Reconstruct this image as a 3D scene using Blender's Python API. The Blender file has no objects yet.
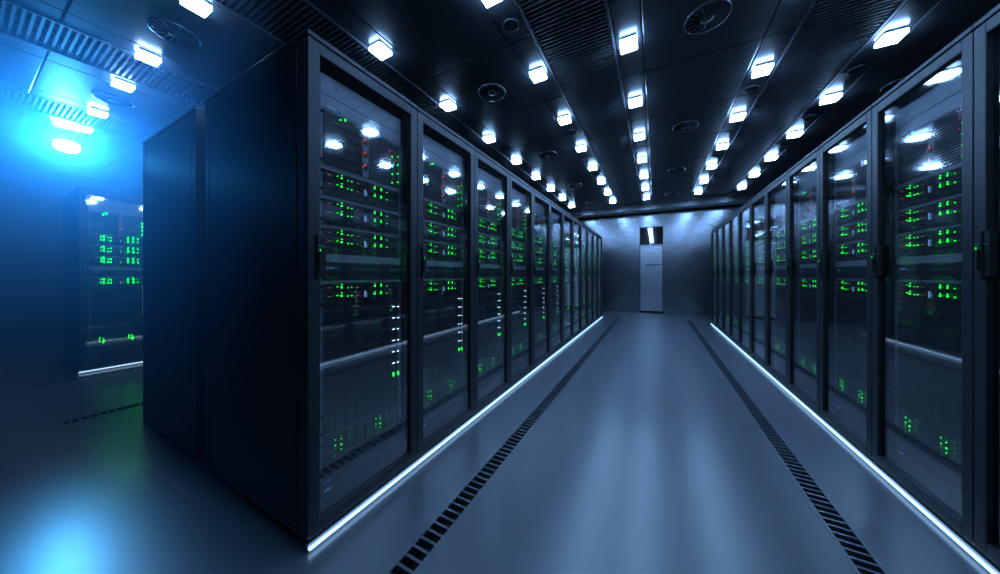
import bpy, bmesh, math, random
from mathutils import Vector, Matrix
random.seed(7)
S = bpy.context.scene
COL = S.collection
PI = math.pi

# ------------------------------------------------------------------ materials
def mat(name, color, rough=0.5, metal=0.0, spec=0.5, emit=None, strength=0.0, bump=None, coat=0.0, vary=None, ior=1.5):
    m = bpy.data.materials.new(name); m.use_nodes = True
    nt = m.node_tree; p = nt.nodes['Principled BSDF']
    p.inputs['Base Color'].default_value = (*color, 1)
    p.inputs['Roughness'].default_value = rough
    p.inputs['Metallic'].default_value = metal
    p.inputs['IOR'].default_value = ior
    p.inputs['Specular IOR Level'].default_value = spec
    p.inputs['Coat Weight'].default_value = coat
    if emit:
        p.inputs['Emission Color'].default_value = (*emit, 1)
        p.inputs['Emission Strength'].default_value = strength
    if vary:                                     # (scale vector, amount): fine streaks of finish in the roughness
        tc = nt.nodes.new('ShaderNodeTexCoord'); mp = nt.nodes.new('ShaderNodeMapping')
        mp.inputs['Scale'].default_value = vary[0]
        nz = nt.nodes.new('ShaderNodeTexNoise'); nz.inputs['Scale'].default_value = 1.0
        nz.inputs['Detail'].default_value = 3
        mr = nt.nodes.new('ShaderNodeMapRange')
        mr.inputs['To Min'].default_value = max(0.02, rough - vary[1]); mr.inputs['To Max'].default_value = rough + vary[1]
        nt.links.new(tc.outputs['Object'], mp.inputs['Vector']); nt.links.new(mp.outputs['Vector'], nz.inputs['Vector'])
        nt.links.new(nz.outputs['Fac'], mr.inputs['Value']); nt.links.new(mr.outputs['Result'], p.inputs['Roughness'])
    if bump:                                     # (scale, strength)
        tc = nt.nodes.new('ShaderNodeTexCoord')
        nz = nt.nodes.new('ShaderNodeTexNoise'); nz.inputs['Scale'].default_value = bump[0]
        bp = nt.nodes.new('ShaderNodeBump'); bp.inputs['Strength'].default_value = bump[1]; bp.inputs['Distance'].default_value = 0.01
        nt.links.new(tc.outputs['Object'], nz.inputs['Vector'])
        nt.links.new(nz.outputs['Fac'], bp.inputs['Height']); nt.links.new(bp.outputs['Normal'], p.inputs['Normal'])
    return m

def glass_mat(name, tint, ior, rough):
    m = bpy.data.materials.new(name); m.use_nodes = True
    nt = m.node_tree; nt.nodes.clear()
    out = nt.nodes.new('ShaderNodeOutputMaterial'); mx = nt.nodes.new('ShaderNodeMixShader')
    tr = nt.nodes.new('ShaderNodeBsdfTransparent'); tr.inputs['Color'].default_value = (*tint, 1)
    gl = nt.nodes.new('ShaderNodeBsdfGlossy'); gl.inputs['Roughness'].default_value = rough
    gl.inputs['Color'].default_value = (1, 1, 1, 1)
    ge = nt.nodes.new('ShaderNodeNewGeometry')                      # Schlick reflectance, the same from either face of the pane
    dt = nt.nodes.new('ShaderNodeVectorMath'); dt.operation = 'DOT_PRODUCT'
    nt.links.new(ge.outputs['Incoming'], dt.inputs[0]); nt.links.new(ge.outputs['Normal'], dt.inputs[1])
    def M_(op, a, b):
        n = nt.nodes.new('ShaderNodeMath'); n.operation = op
        for i, q in enumerate((a, b)):
            if q is None: continue
            if isinstance(q, (int, float)): n.inputs[i].default_value = q
            else: nt.links.new(q, n.inputs[i])
        return n.outputs[0]
    ca = M_('ABSOLUTE', dt.outputs['Value'], None)
    f0 = ((ior - 1) / (ior + 1)) ** 2
    fac = M_('ADD', M_('MULTIPLY', M_('POWER', M_('SUBTRACT', 1.0, ca), 5.0), 1 - f0), f0)
    nt.links.new(fac, mx.inputs['Fac'])
    nt.links.new(tr.outputs['BSDF'], mx.inputs[1]); nt.links.new(gl.outputs['BSDF'], mx.inputs[2])
    nt.links.new(mx.outputs['Shader'], out.inputs['Surface'])
    return m

LAMP = (0.275, 0.535, 1.0)
M = dict(
    frame=mat('dark blue-grey powder coat', (0.034, 0.038, 0.045), 0.42, 0.3, bump=(900, 0.03)),
    panel=mat('dark side sheet steel', (0.024, 0.028, 0.034), 0.45, 0.3, bump=(700, 0.04)),
    inner=mat('black cabinet interior', (0.008, 0.009, 0.011), 0.7),
    black=mat('black plastic', (0.010, 0.011, 0.013), 0.45),
    steel=mat('brushed blanking plate', (0.38, 0.40, 0.44), 0.42, 0.25, vary=((3, 3, 160), 0.08)),
    unit=mat('dark server metal', (0.036, 0.040, 0.047), 0.40, 0.3, vary=((3, 3, 120), 0.06)),
    unitlight=mat('grey server trim', (0.24, 0.26, 0.29), 0.38, 0.3),
    slot=mat('black slot', (0.006, 0.006, 0.008), 0.6),
    chrome=mat('chrome', (0.75, 0.78, 0.82), 0.2, 1.0),
    green=mat('green indicator', (0.02, 0.3, 0.05), 0.4, emit=(0.010, 1.0, 0.035), strength=4.5),
    greendim=mat('dim green indicator', (0.02, 0.2, 0.05), 0.4, emit=(0.012, 1.0, 0.06), strength=0.8),
    red=mat('red indicator', (0.3, 0.03, 0.02), 0.4, emit=(1.0, 0.10, 0.045), strength=2.2),
    reddim=mat('faint red indicator', (0.3, 0.1, 0.08), 0.4, emit=(1.0, 0.35, 0.25), strength=0.45),
    white=mat('white indicator', (0.5, 0.55, 0.6), 0.4, emit=(0.55, 0.75, 1.0), strength=4.5),
    blue=mat('blue connector', (0.10, 0.22, 0.5), 0.4, emit=(0.25, 0.5, 1.0), strength=0.6),
    badge=mat('pale badge print', (0.55, 0.65, 0.8), 0.4),
    badgeblue=mat('blue badge print', (0.03, 0.16, 0.55), 0.4),
    glass=glass_mat('door glass', (0.95, 0.965, 0.98), 2.3, 0.045),
    led=mat('strip diffuser', (0.8, 0.85, 0.9), 0.5, emit=(0.34, 0.62, 1.0), strength=2.4),
    alu=mat('strip channel', (0.3, 0.32, 0.35), 0.35, 0.8),
    lamp=mat('lamp diffuser', (0.8, 0.85, 0.9), 0.4, emit=LAMP, strength=72.0),
    flood=mat('flood lamp lens', (0.8, 0.85, 0.9), 0.4, emit=(0.25, 0.52, 1.0), strength=30.0),
    tile=mat('dark ceiling panel', (0.020, 0.023, 0.027), 0.277, 0.0, spec=0.42),
    plenum=mat('plenum black', (0.006, 0.007, 0.008), 0.9),
    slat=mat('grille slat', (0.055, 0.06, 0.07), 0.45, 0.2),
    ring=mat('vent rim metal', (0.10, 0.11, 0.125), 0.25, 0.7),
    floor=mat('grey epoxy floor', (0.105, 0.114, 0.13), 0.277, 0.0, spec=0.5, ior=2.1),
    grate=mat('grate bar steel', (0.20, 0.22, 0.25), 0.35, 0.7),
    channel=mat('grate channel black', (0.004, 0.004, 0.005), 0.9),
    wall=mat('satin metal wall panel', (0.24, 0.255, 0.28), 0.22, 0.85),
    wallside=mat('dark side wall', (0.035, 0.04, 0.05), 0.5),
    beam=mat('dark beam', (0.020, 0.024, 0.030), 0.5),
    door=mat('brushed steel door', (0.58, 0.61, 0.66), 0.24, 0.74),
)

M['greenbright'] = mat('bright green indicator', (0.02, 0.3, 0.05), 0.4, emit=(0.0003, 1.0, 0.0012), strength=75.0)
for k_ in ('green', 'greendim', 'red', 'reddim', 'white', 'blue'): M[k_].cycles.emission_sampling = 'NONE'   # tiny lights: found by bounces, not sampled one by one

# ------------------------------------------------------------------ mesh builder
class MB:
    def __init__(s): s.v = []; s.f = []; s.m = []; s.mats = []; s.sm = []
    def mi(s, m):
        if m not in s.mats: s.mats.append(m)
        return s.mats.index(m)
    def add(s, vs, fs, m, smooth=False):
        o = len(s.v); k = s.mi(m)
        s.v += [tuple(v) for v in vs]
        for f in fs:
            s.f.append(tuple(i + o for i in f)); s.m.append(k); s.sm.append(smooth)
        return s
    def box(s, x0, x1, y0, y1, z0, z1, m, b=0.0):
        if b <= 0:
            vs = [(x, y, z) for z in (z0, z1) for y in (y0, y1) for x in (x0, x1)]
            fs = [(0, 2, 3, 1), (4, 5, 7, 6), (0, 1, 5, 4), (2, 6, 7, 3), (0, 4, 6, 2), (1, 3, 7, 5)]
            return s.add(vs, fs, m)
        bm = bmesh.new(); bmesh.ops.create_cube(bm, size=1)
        for v in bm.verts:
            v.co = Vector(((x0 + x1) / 2 + v.co.x * (x1 - x0), (y0 + y1) / 2 + v.co.y * (y1 - y0), (z0 + z1) / 2 + v.co.z * (z1 - z0)))
        bmesh.ops.bevel(bm, geom=bm.edges[:], offset=b, segments=2, profile=0.5, affect='EDGES')
        bm.verts.index_update()
        s.add([v.co for v in bm.verts], [[v.index for v in f.verts] for f in bm.faces], m)
        bm.free(); return s
    def lathe(s, prof, n, m, c=(0, 0, 0), smooth=True):      # profile of (radius, z) about the z axis
        vs = []; fs = []
        for r, z in prof:
            for k in range(n):
                a = 2 * PI * k / n
                vs.append((c[0] + r * math.cos(a), c[1] + r * math.sin(a), c[2] + z))
        for j in range(len(prof) - 1):
            for k in range(n):
                fs.append((j * n + k, j * n + (k + 1) % n, (j + 1) * n + (k + 1) % n, (j + 1) * n + k))
        fs.append(tuple(range(n))); fs.append(tuple((len(prof) - 1) * n + k for k in reversed(range(n))))
        return s.add(vs, fs, m, smooth)
    def cyl_y(s, x, z, r, y0, y1, m, n=12):
        vs = []
        for y in (y0, y1):
            for k in range(n):
                a = 2 * PI * k / n; vs.append((x + r * math.cos(a), y, z + r * math.sin(a)))
        fs = [tuple(range(n)), tuple(reversed(range(n, 2 * n)))] + [(k, n + k, n + (k + 1) % n, (k + 1) % n) for k in range(n)]
        return s.add(vs, fs, m)
    def data(s, name):
        me = bpy.data.meshes.new(name); me.from_pydata(s.v, [], s.f)
        for m in s.mats: me.materials.append(m)
        me.polygons.foreach_set('material_index', s.m); me.polygons.foreach_set('use_smooth', s.sm)
        me.update()
        bm = bmesh.new(); bm.from_mesh(me); bmesh.ops.recalc_face_normals(bm, faces=bm.faces[:]); bm.to_mesh(me); bm.free()
        return me
    def merge(s, o, dx=0, dy=0, dz=0):
        off = len(s.v); s.v += [(x + dx, y + dy, z + dz) for x, y, z in o.v]
        for f, k, sm in zip(o.f, o.m, o.sm):
            s.f.append(tuple(i + off for i in f)); s.m.append(s.mi(o.mats[k])); s.sm.append(sm)
        return s

def link(name, data, parent=None, loc=(0, 0, 0), rz=0.0):
    o = bpy.data.objects.new(name, data); COL.objects.link(o)
    o.location = loc; o.rotation_euler = (0, 0, rz)
    if parent: o.parent = parent
    return o
def tag(o, label, cat, group=None):
    o['label'] = label; o['category'] = cat
    if group: o['group'] = group
    return o
def struct(name, mb, label=None):
    o = link(name, mb.data(name)); o['kind'] = 'structure'
    if label: o['label'] = label
    return o
def copy_tree(o, parent=None):
    c = o.copy(); COL.objects.link(c); c.parent = parent
    for ch in list(o.children): copy_tree(ch, c)
    return c

ORD = ['first', 'second', 'third', 'fourth', 'fifth', 'sixth', 'seventh', 'eighth', 'ninth', 'tenth', 'eleventh', 'twelfth', 'thirteenth']

# ------------------------------------------------------------------ layout (metres)
H_CAM = 1.168
W = 0.64                       # rack pitch along the aisle
Y0 = 0.70                      # near end of the rows
XL, XR = -1.285, 1.157         # fronts of the rows either side of the main aisle
XB, XF = -3.53, -5.97          # back-to-back row, and the row across the side aisle
DEP = 1.05; HT = 2.20
ZC = 3.20                      # ceiling
YF, YN = 10.0, -3.5            # far and near walls
WL, WR = -10.45, 3.7

# ------------------------------------------------------------------ room shell
TR = [(-0.925, -0.835, 0.42, 8.72), (0.705, 0.795, 0.42, 8.72), (-4.15, -4.06, 0.42, 2.9), (-5.77, -5.68, 0.42, 2.9)]
fl = MB()
xs = sorted({WL, WR, *[t[0] for t in TR], *[t[1] for t in TR]})
ys = sorted({YN, YF, *[t[2] for t in TR], *[t[3] for t in TR]})
for i in range(len(xs) - 1):
    for j in range(len(ys) - 1):
        cx, cy = (xs[i] + xs[i + 1]) / 2, (ys[j] + ys[j + 1]) / 2
        if any(t[0] < cx < t[1] and t[2] < cy < t[3] for t in TR): continue
        fl.add([(xs[i], ys[j], 0), (xs[i + 1], ys[j], 0), (xs[i + 1], ys[j + 1], 0), (xs[i], ys[j + 1], 0)], [(0, 1, 2, 3)], M['floor'])
struct('floor', fl, 'glossy grey epoxy floor')

DX0, DX1, DZ = -0.43, 0.20, 2.62          # opening of door and transom window in the far wall
wf = MB()
wf.box(WL, DX0, YF, YF + 0.12, 0, ZC, M['wall']); wf.box(DX1, WR, YF, YF + 0.12, 0, ZC, M['wall']); wf.box(DX0, DX1, YF, YF + 0.12, DZ, ZC, M['wall'])
struct('wall_far', wf, 'blue-grey end wall of the corridor')
struct('wall_left', MB().box(WL - 0.1, WL, YN, YF, 0, ZC + 0.4, M['wallside']))
struct('wall_right', MB().box(WR, WR + 0.1, YN, YF, 0, ZC + 0.4, M['wallside']))
struct('wall_near', MB().box(WL, WR, YN - 0.1, YN, 0, ZC + 0.4, M['wallside']))
struct('baseboard_left', MB().box(WL, WL + 0.02, YN, YF, 0, 0.10, M['beam'], 0.003))
# door and transom window
d = struct('door_1', MB().box(DX0 + 0.012, DX1 - 0.012, YF + 0.03, YF + 0.07, 0.065, 2.03, M['door'], 0.004), 'brushed steel door at the end of the corridor')
link('door_handle', MB().box(-0.26, 0.165, YF + 0.005, YF + 0.022, 1.455, 1.478, M['frame'], 0.004).box(-0.24, -0.22, YF + 0.015, YF + 0.035, 1.455, 1.478, M['frame']).box(0.13, 0.15, YF + 0.015, YF + 0.035, 1.455, 1.478, M['frame']).data('door_handle'), d)
link('threshold', MB().box(DX0, DX1, YF - 0.01, YF + 0.1, 0.0, 0.06, M['black'], 0.004).data('threshold'), d)
link('door_frame', MB().box(DX0, DX0 + 0.012, YF - 0.004, YF + 0.1, 0.06, DZ, M['frame']).box(DX1 - 0.012, DX1, YF - 0.004, YF + 0.1, 0.06, DZ, M['frame'])
     .box(DX0, DX1, YF - 0.004, YF + 0.1, 2.03, 2.085, M['wall']).data('door_frame'), d)
w = struct('window_1', MB().box(DX0, DX1, YF - 0.02, YF + 0.06, 2.085, 2.125, M['black'], 0.004).box(DX0, DX1, YF + 0.0, YF + 0.06, DZ - 0.015, DZ, M['black'], 0.003), 'transom window over the steel door')
link('pane', MB().box(DX0 + 0.012, DX1 - 0.012, YF + 0.03, YF + 0.038, 2.125, DZ - 0.015, M['glass']).data('pane'), w)
link('backing', MB().box(DX0, DX1, YF + 0.4, YF + 0.42, 2.0, 2.7, M['plenum']).box(DX0, DX1, YF + 0.12, YF + 0.4, 2.0, 2.02, M['plenum']).box(DX0, DX1, YF + 0.12, YF + 0.4, 2.68, 2.7, M['plenum'])
     .box(DX0 - 0.02, DX0, YF + 0.12, YF + 0.42, 2.0, 2.7, M['plenum']).box(DX1, DX1 + 0.02, YF + 0.12, YF + 0.42, 2.0, 2.7, M['plenum']).data('backing'), w)

# ceiling: light strips, wide panels, slatted grilles between pairs of strips
PER = 1.965
LB = [-0.205 + PER * n for n in range(-5, 3)]     # a strip with the wide panel on its right
LC = [0.925 + PER * n for n in range(-6, 2)]      # a strip with a grille on its right
HW = 0.108
SEAM = [1.365 + 0.95 * k for k in range(-6, 10)]
SEAM = [y for y in SEAM if YN < y < YF - 0.55]
edges_y = [YN] + SEAM + [YF]
ce = MB()
GR = [(-1.04 + HW, -0.205 - HW), (0.925 + HW, 1.76 - HW), (-3.005 + HW, -2.17 - HW), (-4.97 + HW, -4.135 - HW), (-6.935 + HW, -6.10 - HW)]
cols = []
for x in LB: cols.append((x - HW, x + HW)); cols.append((x + HW, x + 1.13 - HW))
for x in LC: cols.append((x - HW, x + HW)); cols.append((x + HW, x + 0.835 - HW))
GY1 = 9.42
for a, b in cols:
    a, b = max(a, WL), min(b, WR)
    if b - a < 0.02: continue
    g = any(abs((a + b) / 2 - (p + q) / 2) < 0.1 and b - a < 0.75 for p, q in GR)
    for y0, y1 in zip(edges_y[:-1], edges_y[1:]):
        if g and y1 < GY1 + 0.6: 
            if y1 > GY1: ce.box(a + .003, b - .003, GY1, y1 - .003, ZC, ZC + .02, M['tile'], .007)
            continue
        if g: y0 = max(y0, GY1)
        ce.box(a + .003, b - .003, y0 + .003, y1 - .003, ZC, ZC + .02, M['tile'], .007)
ce.box(WL, WR, YN, YF, ZC + 0.38, ZC + 0.40, M['plenum'])
struct('ceiling', ce, 'dark panelled ceiling')
struct('beam', MB().box(WL, WR, 9.60, 9.78, 3.01, 3.085, M['beam'], 0.008), 'dark beam under the ceiling before the end wall')
struct('trim_2', MB().box(WL, WR, 9.64, 9.78, 3.085, ZC, M['wall']), 'satin fascia between the beam and the ceiling')

grille_lab = ['long slatted ceiling grille running left of the corridor centre', 'long slatted ceiling grille above the right rack row',
              'long slatted ceiling grille behind the top of the left rack row', 'slatted ceiling grille over the left side aisle, left of the round vent', 'slatted ceiling grille in the blue haze near the flood lamp']
for n, (a, b) in enumerate(GR):
    root = tag(link('ceiling_grille', None, loc=((a + b) / 2, 0, ZC)), grille_lab[n], 'ceiling grille')
    hw = (b - a) / 2 - 0.002; y0, y1 = -1.2, (GY1 if n < 3 else 3.2)
    f = MB()
    for sx in (-1, 1):
        f.box(min(sx * hw, sx * (hw - .022)), max(sx * hw, sx * (hw - .022)), y0, y1, -0.004, 0.05, M['slat'], 0.003)
    f.box(-hw, hw, y0 - 0.02, y0, -0.004, 0.05, M['slat']); f.box(-hw, hw, y1 - .02, y1, -0.004, 0.05, M['slat'])
    link('grille_frame', f.data('grille_frame'), root)
    s_ = MB(); y = y0 + 0.02
    while y < y1 - 0.03:
        s_.box(-hw + .02, hw - .02, y, y + 0.016, 0.004, 0.034, M['slat']); y += 0.040
    link('slat_field', s_.data('slat_field'), root)
    r_ = MB()
    for k in (-0.5, 0.0, 0.5): r_.box(k * hw - .008, k * hw + .008, y0, y1, 0.036, 0.05, M['slat'])
    link('support_rail', r_.data('support_rail'), root)
    if n >= 3:                                     # beyond the part in sight the bay is closed by plain panels
        pass
cl2 = MB()
for a, b in GR[3:]: cl2.box(a, b, 3.2, GY1, ZC, ZC + 0.02, M['tile'])
for a, b in GR: cl2.box(a, b, YN, -1.22, ZC, ZC + 0.02, M['tile'])
struct('trim_1', cl2, 'plain ceiling panels closing the grille bays')

# ceiling lights
def make_light():
    root = link('ceiling_light', None)
    h = 0.066
    link('mounting_base', MB().box(-h + .004, h - .004, -h + .004, h - .004, -0.017, 0.004, M['black'], 0.002).data('mounting_base'), root)
    link('diffuser', MB().box(-h, h, -h, h, -0.050, -0.017, M['lamp'], 0.0).data('diffuser'), root)
    return root
rows = [('left of the corridor grille', -1.04), ('right of the corridor grille', -0.205), ('left of the right-hand grille', 0.925),
        ('above the right rack row', 1.76), ('above the left rack row', -2.17)]
lp = make_light(); first = True
def put_light(x, y, label, group):
    global first
    o = lp if first else copy_tree(lp)
    first = False
    o.location = (x, y, ZC); tag(o, label, 'ceiling light', group)
for nm, x in rows:
    k0 = 1 if x in (-2.17, -1.04, 1.76) else 0
    for k in range(k0, 10):
        put_light(x, -0.125 + 0.965 * k, 'square ceiling light, %s from the near end, %s' % (ORD[k - k0], nm), 'square ceiling lights ' + nm)
left_rows = [-3.005, -4.135, -4.97, -6.10, -6.935]
names = ['nearest the racks', 'second from the racks', 'third from the racks', 'fourth from the racks', 'beside the blue flood lamp']
for x, nm in zip(left_rows, names):
    for k, y in ((1, 0.855),):
        put_light(x, y, 'square ceiling light over the side aisle, %s' % nm, 'ceiling lights over the left side aisle')

# round vents and small rings
def make_vent():
    root = link('ceiling_vent', None)
    R = 0.145
    link('rim', MB().lathe([(R + .012, 0), (R + .012, -0.006), (R + .008, -0.013), (R, -0.013), (R - .006, -0.004), (R - .006, 0.0)], 48, M['ring']).data('rim'), root)
    link('well', MB().lathe([(R - .006, -0.001), (R - .02, -0.0015)], 48, M['plenum']).data('well'), root)
    b = MB()
    for k in range(16):
        a = 2 * PI * k / 16; c, s = math.cos(a), math.sin(a)
        def P(r, t, z): return (r * c - t * s, r * s + t * c, z)
        b.add([P(.045, -.007, -.005), P(.134, -.024, -.005), P(.134, .010, -.014), P(.045, .005, -.014),
               P(.045, -.007, -.002), P(.134, -.024, -.002), P(.134, .010, -.011), P(.045, .005, -.011)],
              [(0, 1, 2, 3), (7, 6, 5, 4), (0, 4, 5, 1), (1, 5, 6, 2), (2, 6, 7, 3), (3, 7, 4, 0)], M['slat'])
    link('swirl_blade', b.data('swirl_blade'), root)
    link('hub', MB().lathe([(.047, -.003), (.047, -.013), (.033, -.020), (.010, -.023)], 24, M['tile']).data('hub'), root)
    return root
vt = make_vent()
vents = [(0.36, 2.80, 'big round swirl vent in the ceiling nearest above the corridor'), (0.36, 4.72, 'round swirl vent second along the corridor panel'), (0.36, 6.62, 'round swirl vent third along the corridor panel'),
         (0.36, 8.5, 'round swirl vent farthest along the corridor panel'), (-1.605, 2.83, 'round vent nearest in the panel beside the left rack row'), (-1.605, 4.75, 'round vent second in the panel beside the left rack row'),
         (-1.605, 6.65, 'round vent third in the panel beside the left rack row'), (-1.605, 8.5, 'round vent farthest in the panel beside the left rack row'), (-3.57, 0.89, 'round vent over the side aisle beside the rack ends'),
         (-5.55, 0.89, 'round vent in the blue haze near the flood lamp'), (2.33, 4.75, 'round vent half hidden above the right rack row')]
for k, (x, y, lb) in enumerate(vents):
    o = vt if k == 0 else copy_tree(vt)
    o.location = (x, y, ZC); tag(o, lb, 'ceiling vent', 'round ceiling vents')
def make_ring():
    root = link('smoke_detector', None)
    link('rim', MB().lathe([(.068, 0), (.068, -.012), (.060, -.016), (.056, -.006), (.056, 0)], 28, M['slat']).data('rim'), root)
    link('sensor_cap', MB().lathe([(.05, -.001), (.05, -.006), (.03, -.010)], 28, M['tile']).data('sensor_cap'), root)
    return root
rg = make_ring()
for k, (x, y) in enumerate([(-1.04, 2.14), (-1.04, 4.14), (-1.04, 6.1), (0.925, 2.14), (0.925, 4.10), (0.925, 6.1), (1.76, 4.2), (1.76, 5.2)]):
    o = rg if k == 0 else copy_tree(rg); o.location = (x, y, ZC)
    tag(o, 'small round detector, %s in the light line %s' % (ORD[[0, 1, 2, 0, 1, 2, 0, 1][k]], ['left of the corridor grille', 'left of the right-hand grille', 'above the right racks'][[0, 0, 0, 1, 1, 1, 2, 2][k]]), 'smoke detector', 'round ceiling detectors')

# blue flood lamp
fd = tag(link('flood_lamp', None, loc=(-7.62, 0.80, ZC)), 'bright blue-white flood lamp glowing in the haze over the left side aisle', 'flood lamp')
link('stem', MB().lathe([(.05, 0), (.05, -.015), (.015, -.018), (.015, -.04)], 20, M['black']).data('stem'), fd)
link('housing', MB().lathe([(.03, -.03), (.07, -.045), (.104, -.08), (.106, -.095)], 32, M['black']).data('housing'), fd)
link('lens', MB().lathe([(.100, -.096), (.112, -.125), (.112, -.175), (.085, -.215), (.03, -.232)], 32, M['flood']).data('lens'), fd)

L = bpy.data.lights.new('flood_light', 'SPOT'); L.energy = 950; L.color = (0.03, 0.30, 1.0); L.spot_size = math.radians(56); L.spot_blend = 1.0; L.shadow_soft_size = 0.13  # extra blue spot added, aimed towards the camera to raise the flare glow
lo = bpy.data.objects.new('flood_beam', L); COL.objects.link(lo); lo.parent = fd; lo.location = (0.16, -.03, -.16)
lo.rotation_euler = Vector((7.6, -0.8, -1.2)).to_track_quat('-Z', 'Y').to_euler()

# floor grates
gl = ['floor drain grate along the left rack row of the corridor', 'floor drain grate along the right rack row of the corridor', 'floor grate in the side aisle, nearer the viewer', 'floor grate before the lone rack in the side aisle']
for (x0, x1, y0, y1), lb in zip(TR, gl):
    root = tag(link('floor_grate', None, loc=((x0 + x1) / 2, y0, 0)), lb, 'floor grate')
    hw = (x1 - x0) / 2; L = y1 - y0
    c = MB(); c.box(-hw, hw, 0, L, -.09, -.08, M['channel']); c.box(-hw, -hw + .002, 0, L, -.08, -.001, M['channel']); c.box(hw - .002, hw, 0, L, -.08, -.001, M['channel'])
    c.box(-hw, hw, -.002, 0, -.08, -.001, M['channel']); c.box(-hw, hw, L, L + .002, -.08, -.001, M['channel'])
    link('channel', c.data('channel'), root)
    f = MB()
    f.box(-hw - .012, -hw + .003, -.01, L + .01, -.006, .0015, M['floor']); f.box(hw - .003, hw + .012, -.01, L + .01, -.006, .0015, M['floor'])
    link('grate_rim', f.data('grate_rim'), root)
    g = MB(); y = 0.02
    while y < L - .01:
        g.box(-hw + .003, hw - .003, y, y + .012, -.022, -.002, M['grate']); y += 0.045
    link('grating', g.data('grating'), root)

# ------------------------------------------------------------------ server rack (front at y = 0, facing -y)
X0 = -W / 2
def tx(t): return X0 + t * W
def make_rack():
    root = link('server_rack', None)
    e = 0.0015; hw = W / 2 - e
    c = MB()
    for sx in (-1, 1):                                                  # posts and rails of the cabinet body
        a, b = sorted((sx * hw, sx * (hw - .045)))
        c.box(a, b, .024, .075, .05, 2.172, M['frame'], .002); c.box(a, b, DEP - .05, DEP, .05, 2.172, M['frame'], .002)
        a, b = sorted((sx * (hw - .003), sx * (hw - .02)))
        c.box(a, b, .075, DEP - .05, .06, .12, M['frame']); c.box(a, b, .075, DEP - .05, 2.10, 2.172, M['frame'])
        a, b = sorted((sx * (hw - .02), sx * (hw - .024)))
        c.box(a, b, .03, DEP - .02, .07, 2.16, M['inner'])
    c.box(-hw, hw, .024, DEP, .045, .062, M['frame'], .002)
    c.box(-hw + .02, hw - .02, .86, .87, .06, 2.17, M['inner'])
    c.box(-hw + .02, hw - .02, .028, .87, 2.150, 2.160, M['inner'])
    c.box(-hw + .02, hw - .02, .028, .87, .062, .066, M['inner'])
    c.box(-hw + .046, hw - .046, DEP - .02, DEP, .06, 2.16, M['frame'], .002)
    link('cabinet_body', c.data('cabinet_body'), root)
    link('roof_cap', MB().box(-hw, hw, -.002, DEP, 2.178, HT, M['frame'], .003).data('roof_cap'), root)
    for sx in (-1, 1):
        a, b = sorted((sx * hw, sx * (hw - .014)))
        p = MB().box(a, b, .087, DEP - .060, .090, 2.140, M['panel'], .003)
        link('side_panel', p.data('side_panel'), root)
    link('plinth', MB().box(-hw + .03, hw - .03, .06, DEP - .06, .030, .046, M['black']).data('plinth'), root)
    ft = MB().lathe([(.028, 0), (.028, .010), (.012, .016), (.012, .034)], 16, M['black']).data('levelling_foot')
    for x in (-hw + .06, hw - .06):
        for y in (.10, DEP - .10): link('levelling_foot', ft, root, (x, y, 0))
    # door
    z0, z1 = .052, 2.172; k = .050
    dm = MB()
    dm.box(-hw + .001, -hw + k, 0, .022, z0, z1, M['frame'], .0025); dm.box(hw - k, hw - .001, 0, .022, z0, z1, M['frame'], .0025)
    dm.box(-hw + k, hw - k, 0, .022, 2.124, z1, M['frame'], .0025); dm.box(-hw + k, hw - k, 0, .022, z0, .105, M['frame'], .0025)
    for x0, x1 in ((-hw + k, -hw + k + .002), (hw - k - .002, hw - k)): dm.box(x0, x1, .002, .030, .105, 2.124, M['inner'])
    dm.box(-hw + k, hw - k, .002, .030, 2.122, 2.124, M['inner'])
    door = link('door', dm.data('door'), root)
    link('glass_pane', MB().box(-hw + k + .002, hw - k - .002, .016, .021, .104, 2.123, M['glass']).data('glass_pane'), door)
    h = MB()
    h.box(tx(.052), tx(.083), -.011, .004, 1.150, 1.345, M['black'], .004)                       # swing handle on its plate
    h.box(tx(.083), tx(.120), -.006, .014, 1.160, 1.338, M['black'], .003)
    h.box(tx(.060), tx(.076), -.019, -.009, 1.185, 1.270, M['black'], .004)
    h.cyl_y(tx(.0675), 1.290, .008, -.015, -.009, M['chrome']); h.box(tx(.064), tx(.071), -.0205, -.018, 1.268, 1.278, M['greendim'])
    h.box(tx(.088), tx(.118), -.009, -.005, 1.288, 1.291, M['unitlight'])
    link('handle', h.data('handle'), door)
    link('screw', MB().cyl_y(-hw + .005, .062, .005, -.003, .004, M['chrome'], 10).data('screw'), root)
    # mounting rails with square holes
    for sx in (-1, 1):
        r = MB(); xa = sx * .240
        a, b = sorted((xa, sx * .272)); r.box(a, b, .064, .072, .075, 2.10, M['unit'])
        for q in range(64):
            z = .095 + q * .0313; a, b = sorted((sx * .250, sx * .260)); r.box(a, b, .0625, .0645, z, z + .010, M['slot'])
        link('mounting_rail', r.data('mounting_rail'), root)
    # blanking plates
    def plate(z0, z1, badge, m=M['steel'], deep=.058):
        p = MB().box(-.240, .240, deep, deep + .004, z0 + .001, z1 - .001, m, .0012)
        for sx in (-.23, .23): p.cyl_y(sx, (z0 + z1) / 2, .004, deep - .0015, deep + .001, M['unitlight'], 8)
        o = link('blank_panel', p.data('blank_panel'), root)
        if badge:
            t0, t1, z, mm = badge
            bd = MB(); n = 9; w_ = (tx(t1) - tx(t0)) / n
            for q in range(n):
                hh = (.004, .006, .004, .005, .004, .0055, .004, .006, .004)[q]
                bd.box(tx(t0) + q * w_, tx(t0) + (q + .8) * w_, deep - .0008, deep + .001, z - hh, z + hh, M[mm] if q < 6 else M['badgeblue'])
            link('badge', bd.data('badge'), o)
    plate(2.000, 2.092, (.185, .27, 2.052, 'badge')); plate(1.937, 2.000, (.19, .29, 1.948, 'badge'))
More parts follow.
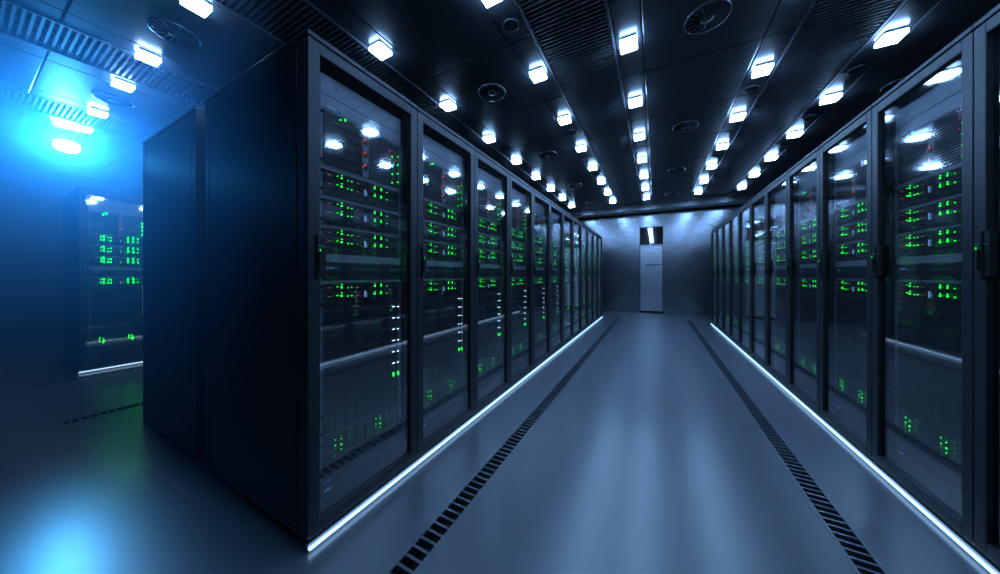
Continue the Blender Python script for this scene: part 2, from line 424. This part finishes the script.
    plate(1.225, 1.265, None); plate(1.140, 1.225, (.17, .27, 1.200, 'badge'), M['unit'])
    plate(.182, .285, (.145, .22, .208, 'badgeblue'), M['unit']); plate(.080, .182, (.165, .235, .170, 'badge'), M['unit'])
    return root

# ------------------------------------------------------------------ rack units: body mesh, named parts, indicator positions
# each returns (parts {name: [MB,...]}, leds [(t, z, size, material)]) with the front plane at y = 0 and z from the unit's bottom
def led_mb(sz, m):
    a, b = {'dot': (.0020, .0019), 'big': (.0035, .0032), 'pill': (.0024, .0060), 'dash': (.0080, .0018), 'bar': (.0030, .0110), 'tiny': (.0022, .0022), 'thin': (.0070, .0011)}[sz]
    return MB().box(-a, a, -.004, .001, -b, b, M[m], .0008)
def ears(hh):
    out = []
    for sx in (-1, 1):
        e = MB(); a, b = sorted((sx * .222, sx * .240)); e.box(a, b, -.004, .003, .002, hh - .002, M['unitlight'], .001)
        if hh > .1:
            a, b = sorted((sx * .226, sx * .234)); e.box(a, b, -.026, -.018, .02, hh - .02, M['unit'], .003)
            e.box(a, b, -.02, -.003, .02, .03, M['unit']); e.box(a, b, -.02, -.003, hh - .03, hh - .02, M['unit'])
        out.append(e)
    return out
def u_blade():
    hh = .269; c = MB().box(-.222, .222, .004, .70, .001, hh - .001, M['unit'])
    c.box(-.222, .222, 0, .006, hh - .010, hh - .001, M['unitlight']); c.box(-.222, .222, 0, .006, .001, .008, M['unitlight'])
    dr = []
    for q in range(5):                                                     # left blades
        z = .011 + q * .0495; d_ = MB()
        d_.box(-.216, -.020, -.001, .006, z, z + .044, M['unit'], .0015)
        d_.box(-.205, -.030, -.0018, .002, z + .033, z + .040, M['slot']); d_.box(-.205, -.090, -.0018, .002, z + .020, z + .024, M['slot'])
        d_.box(-.205, -.060, -.0018, .002, z + .008, z + .011, M['slot']); d_.box(-.055, -.030, -.003, .002, z + .006, z + .026, M['slot'])
        dr.append(d_)
    mid = MB().box(-.016, .020, -.002, .006, .011, hh - .012, M['unitlight'], .001)
    for q in range(3): mid.box(-.012, .012, -.003, .002, .045 + q * .066, .080 + q * .066, M['slot'])
    lv = MB().box(.022, .160, .001, .006, .011, hh - .012, M['slot'])
    for q in range(17):
        z = .016 + q * .0142
        lv.add([(.024, -.004, z), (.158, -.004, z), (.158, .002, z + .0085), (.024, .002, z + .0085), (.024, -.002, z - .0015), (.158, -.002, z - .0015), (.158, .004, z + .007), (.024, .004, z + .007)],
               [(0, 1, 2, 3), (7, 6, 5, 4), (0, 4, 5, 1), (1, 5, 6, 2), (2, 6, 7, 3), (3, 7, 4, 0)], M['unitlight'])
    cp = MB().box(.162, .218, -.002, .006, .011, hh - .012, M['unit'], .0015)
    leds = [(.285, .246, 'big', 'green'), (.325, .256, 'pill', 'green')]
    for q in range(3): leds += [(.478, .060 + q * .066, 'tiny', 'red'), (.497, .072 + q * .066, 'pill', 'red')]
    for q in range(4): leds += [(.775, .030 + q * .050, 'big', 'green'), (.838, .045 + q * .050, 'big', 'green')]
    for q in (2, 3): leds += [(.752, .058 + q * .050, 'dot', 'red'), (.812, .074 + q * .046, 'dot', 'red')]
    return hh, {'chassis': [c], 'blade': dr, 'control_module': [mid], 'louvre_panel': [lv], 'light_column': [cp], 'ear': ears(hh)}, leds
def u_server():
    hh = .1345; c = MB().box(-.222, .222, .006, .70, .001, hh - .001, M['unit'])
    c.box(-.222, .222, -.001, .008, hh - .014, hh - .001, M['unitlight'], .001); c.box(-.222, .222, 0, .008, .001, .008, M['unit'])
    bays = []
    for x0, x1 in ((-.216, -.012), (.024, .200)):
        for q in range(2):
            b = MB(); z = .012 + q * .054
            b.box(x0, x1, -.001, .008, z, z + .050, M['unit'], .0015)
            b.box(x0 + .045, x1 - .012, -.0022, .002, z + .014, z + .042, M['slot'])
            for r in range(3): b.box(x0 + .05, x1 - .02, -.0030, .001, z + .018 + r * .009, z + .0195 + r * .009, M['unit'])
            b.box(x0 + .006, x0 + .038, -.0022, .002, z + .004, z + .008, M['slot'])
            bays.append(b)
    spine = MB().box(-.010, .022, -.001, .008, .012, hh - .016, M['slot'])
    port = MB().box(tx(.490), tx(.503), -.006, .002, .046, .078, M['blue'], .002).box(tx(.507), tx(.515), -.005, .002, .046, .070, M['badge'], .001)
    leds = []
    for z in (.101, .060):
        leds += [(.262, z + .004, 'dot', 'green'), (.294, z, 'big', 'green'), (.296, z + .014, 'dot', 'green'), (.345, z - .003, 'dot', 'green'), (.378, z - .002, 'dot', 'green'),
                 (.20, z, 'thin', 'reddim'), (.43, z - .002, 'thin', 'reddim'), (.590, z, 'big', 'green'), (.592, z + .011, 'dot', 'green'), (.655, z, 'big', 'green'), (.655, z + .010, 'dot', 'green'), (.715, z - .002, 'dot', 'green')]
    return hh, {'chassis': [c], 'drive_bay': bays, 'spine': [spine], 'port': [port], 'ear': ears(hh)}, leds
def u_switch(last=False):
    hh = .0655; c = MB().box(-.222, .222, .004, .55, .001, hh - .001, M['unit'])
    c.box(-.220, .220, -.001, .006, .003, hh - .003, M['unit'], .0015)
    c.box(-.205, -.035, -.0018, .001, .018, .022, M['slot']); c.box(-.205, -.035, -.0018, .001, .034, .038, M['slot']); c.box(.04, .17, -.0018, .001, .018, .021, M['slot']); c.box(.04, .17, -.0018, .001, .036, .039, M['slot'])
    port = MB().box(-.016, .020, -.004, .002, .018, .046, M['slot'], .001)
    leds = [(.790, .043, 'bar' if last else 'dash', 'green' if last else 'white'), (.845, .040, 'bar' if last else 'dash', 'green' if last else 'white')]
    return hh, {'chassis': [c], 'port': [port], 'ear': ears(hh)}, leds
def u_drive(lit):
    hh = .1305; c = MB().box(-.222, .222, .006, .70, .001, hh - .001, M['unit'])
    c.box(-.222, .222, -.001, .008, hh - .008, hh - .001, M['unit']); c.box(-.222, .222, -.001, .008, .001, .008, M['unit'])
    bays = []
    for q in range(8):
        x = -.216 + q * .0545; b = MB().box(x, x + .050, -.001, .008, .012, hh - .012, M['unit'], .0015)
        for r in range(5): b.box(x + .008, x + .042, -.0018, .001, .024 + r * .017, .033 + r * .017, M['slot'])
        bays.append(b)
    leds = []
    if lit:
        for t0 in (.246, .600):
            leds += [(t0, .098, 'dot', 'green'), (t0, .070, 'dot', 'green'), (t0, .055, 'dot', 'greendim'), (t0, .020, 'dot', 'greendim'),
                     (t0 + .047, .102, 'dot', 'greendim'), (t0 + .045, .090, 'dot', 'green'), (t0 + .045, .062, 'big', 'green'), (t0 + .045, .040, 'dot', 'green'),
                     (t0 + .112, .115, 'dot', 'greendim'), (t0 + .112, .085, 'dot', 'greendim'), (t0 + .112, .066, 'dot', 'greendim')]
    return hh, {'chassis': [c], 'drive_tray': bays, 'ear': ears(hh)}, leds

KIND = {'blade': u_blade(), 'server': u_server(), 'switch': u_switch(), 'switch_end': u_switch(True), 'drive': u_drive(False), 'drive_lit': u_drive(True)}
NAMEOF = {'blade': 'blade_chassis', 'server': 'rack_server', 'switch': 'network_switch', 'switch_end': 'network_switch', 'drive': 'drive_array', 'drive_lit': 'drive_array'}
LEDS = {}
def led_data(sz, m):
    if (sz, m) not in LEDS: LEDS[(sz, m)] = led_mb(sz, m).data('indicator_light')
    return LEDS[(sz, m)]
def make_unit(kind, bright=False):                            # with all its parts, for the racks near enough to show them
    hh, parts, leds = KIND[kind]
    root = link(NAMEOF[kind], None)
    for nm, mbs in parts.items():
        for b in mbs: link(nm, b.data(nm), root)
    for t, z, sz, m in leds: link('indicator_light', led_data(sz, 'greenbright' if bright and m == 'green' else m), root, (tx(t), 0, z))
    return root
def make_far_unit(kind):                        # the same shapes as one mesh, for racks too far to show parts
    hh, parts, leds = KIND[kind]; b = MB()
    for nm, mbs in parts.items():
        for q in mbs: b.merge(q)
    for t, z, sz, m in leds: b.merge(led_mb(sz, m), tx(t), 0, z)
    return link(NAMEOF[kind], b.data(NAMEOF[kind]))
LAYOUT = [('blade', 1.668)] + [('server', z) for z in (1.5335, 1.399, 1.2645)] + [('server', 1.005)] + \
         [('switch', 1.005 - .0655 * k) for k in range(1, 7)] + [('switch_end', 1.005 - .0655 * 7)] + [('drive', .4160), ('drive_lit', .2855)]
WHERE = {0: 'top', 1: 'second', 2: 'third', 3: 'lowest'}
used = {}
def place_unit(kind, near, bright, loc, rz, label, cat, group):
    key = (kind, near, bright)
    if key not in used: used[key] = o = make_unit(kind, bright) if near else make_far_unit(kind)
    else: o = copy_tree(used[key])
    o.location = loc; o.rotation_euler = (0, 0, rz); tag(o, label, cat, group)

rack0 = make_rack(); rfirst = True
def put_rack(xf, yc, rz, label, where, group, near=False, fill=True):
    global rfirst
    o = rack0 if rfirst else copy_tree(rack0)
    rfirst = False
    o.location = (xf, yc, 0); o.rotation_euler = (0, 0, rz); tag(o, label, 'server rack', group)
    if not fill: return
    off = Matrix.Rotation(rz, 3, 'Z') @ Vector((0, .058, 0))
    ns = nw = 0
    for kind, z in LAYOUT:
        loc = (xf + off.x, yc + off.y, z)
        if kind == 'blade': lb, cat = 'louvred blade chassis with red and green lights in the %s' % where, 'blade chassis'
        elif kind == 'server':
            lb, cat = '%s green-lit server %s the wide blank band in the %s' % (['topmost', 'middle', 'lower'][ns] if ns < 3 else 'single', 'above' if ns < 3 else 'below', where), 'server'; ns += 1
        elif kind.startswith('switch'):
            lb = 'slim switch with two %s lights, %s of seven in the %s' % ('white' if kind == 'switch' else 'green', ORD[nw], where); nw += 1; cat = 'network switch'
        else: lb, cat = 'drive array %s in the %s' % ('with green light clusters' if kind == 'drive_lit' else 'without lights below the switches', where), 'drive array'
        place_unit(kind, near, xf == XF, loc, rz, lb, cat, cat + ' units in the ' + group)

for k in range(12):
    nm = '%s left-row rack' % ORD[k]
    put_rack(XL, Y0 + (k + .5) * W, PI / 2, 'black glass-door server rack, %s from the near end of the left row' % ORD[k], nm, 'racks of the left row', near=k < 3)
for k in range(1, 12):
    nm = '%s right-row rack' % ORD[k - 1]
    put_rack(XR, Y0 + (k + .5) * W, -PI / 2, 'black glass-door server rack, %s from the near end of the right row' % ORD[k - 1], nm, 'racks of the right row', near=k < 5)
for k in range(2):
    put_rack(XB, Y0 + (k + .5) * W, -PI / 2, ['dark rack end behind the near left rack, turned towards the side aisle', 'second dark rack of the row turned towards the side aisle'][k], '', 'racks turned to the side aisle', fill=False)
for k in range(2):
    nm = ['lone side-aisle rack', 'hidden side-aisle rack'][k]
    put_rack(XF, Y0 + (k + .5) * W, PI / 2, ['lone blue-hazed server rack across the left side aisle', 'server rack next to the lone rack across the side aisle'][k], nm, 'racks across the side aisle', near=k == 0)

# light strips under the rack fronts
def strip(x, sx, y0, y1, label):
    root = tag(link('light_strip', None, loc=(x, y0, 0)), label, 'light strip', 'light strips under the racks')
    L = y1 - y0
    a, b = sorted((sx * -.020, sx * .000)); link('channel', MB().box(a, b, 0, L, 0.0, .036, M['alu'], .002).data('channel'), root)
    a, b = sorted((sx * .000, sx * .014)); link('diffuser', MB().box(a, b, .002, L - .002, .014, .0225, M['led'], .0025).data('diffuser'), root)
strip(XL, 1, Y0, Y0 + 12 * W, 'glowing light strip under the left rack row')
strip(XR, -1, Y0 + W, Y0 + 12 * W, 'glowing light strip under the right rack row')
strip(XB, -1, Y0, Y0 + 2 * W, 'light strip tip showing behind the near left racks')
strip(XF, 1, Y0, Y0 + 2 * W, 'glowing light strip under the lone side-aisle rack')

# scattering volume added in the side aisle to imitate a lens-flare veil
hz = bpy.data.materials.new('side aisle haze'); hz.use_nodes = True
nt = hz.node_tree; nt.nodes.clear()
out = nt.nodes.new('ShaderNodeOutputMaterial'); vs = nt.nodes.new('ShaderNodeVolumeScatter')
vs.inputs['Color'].default_value = (0.18, 0.55, 1, 1); vs.inputs['Density'].default_value = 0.085; vs.inputs['Anisotropy'].default_value = 0.72
nt.links.new(vs.outputs['Volume'], out.inputs['Volume'])
o = link('haze', MB().box(WL + .05, -3.602, -1.4, .66, .01, ZC - .02, hz).box(-3.60, -1.40, -1.4, .66, .01, 2.35, hz).box(-5.90, -3.60, .662, 6, .01, ZC - .02, hz).box(WL + .05, -7.06, .662, 6, .01, ZC - .02, hz)
         .box(-7.058, -5.902, .662, 6, 2.22, ZC - .02, hz).data('haze')); o['kind'] = 'stuff'; o['label'] = 'thin blue-lit haze filling the left side aisle'; o['category'] = 'haze'

# denser volume added round the flood lamp for the flare glow, thinning outwards
mm = bpy.data.materials.new('mist round the lamp'); mm.use_nodes = True
nt = mm.node_tree; nt.nodes.clear()
out = nt.nodes.new('ShaderNodeOutputMaterial'); vs = nt.nodes.new('ShaderNodeVolumeScatter')
vs.inputs['Color'].default_value = (0.18, 0.55, 1, 1); vs.inputs['Anisotropy'].default_value = 0.5
tc = nt.nodes.new('ShaderNodeTexCoord'); ln = nt.nodes.new('ShaderNodeVectorMath'); ln.operation = 'LENGTH'
mr = nt.nodes.new('ShaderNodeMapRange'); mr.inputs['From Min'].default_value = 0.1; mr.inputs['From Max'].default_value = 2.75
mr.inputs['To Min'].default_value = 1.0; mr.inputs['To Max'].default_value = 0.0
pw = nt.nodes.new('ShaderNodeMath'); pw.operation = 'POWER'; pw.inputs[1].default_value = 2.6
mu = nt.nodes.new('ShaderNodeMath'); mu.operation = 'MULTIPLY'; mu.inputs[1].default_value = 0.6
nt.links.new(tc.outputs['Object'], ln.inputs[0]); nt.links.new(ln.outputs['Value'], mr.inputs['Value'])
nt.links.new(mr.outputs['Result'], pw.inputs[0]); nt.links.new(pw.outputs[0], mu.inputs[0]); nt.links.new(mu.outputs[0], vs.inputs['Density'])
nt.links.new(vs.outputs['Volume'], out.inputs['Volume'])
n_ = 24; zt = .12
prof = [(math.sqrt(max(0.0001, 2.75 ** 2 - z * z)), z) for z in [zt - (zt + 2.6) * q / 14 for q in range(15)]]
o = link('mist', MB().lathe(prof, 32, mm).data('mist'), loc=(-7.62, 0.80, ZC - .14)); o['kind'] = 'stuff'; o['label'] = 'mist glowing blue round the flood lamp'; o['category'] = 'haze'

# ------------------------------------------------------------------ camera and colour
cam = bpy.data.cameras.new('camera'); co = bpy.data.objects.new('camera', cam); COL.objects.link(co)
F = 292.1
cam.sensor_width = 36; cam.lens = F / 1000 * 36; cam.shift_y = -(287 - 274.6) / 1000; cam.clip_start = 0.02
co.location = (0, 0, H_CAM); co.rotation_euler = (PI / 2, 0, math.atan(155.4 / F))
S.camera = co
wd = bpy.data.worlds.new('world'); S.world = wd; wd.use_nodes = True
wd.node_tree.nodes['Background'].inputs['Color'].default_value = (0, 0, 0, 1)
S.view_settings.view_transform = 'Standard'; S.view_settings.look = 'None'
S.view_settings.gamma = 1; S.view_settings.use_curve_mapping = False; S.view_settings.exposure = 0
S.cycles.use_denoising = True; S.cycles.use_light_tree = False
S.cycles.max_bounces = 8; S.cycles.transparent_max_bounces = 16; S.cycles.glossy_bounces = 5; S.cycles.volume_bounces = 0
S.cycles.sample_clamp_indirect = 25
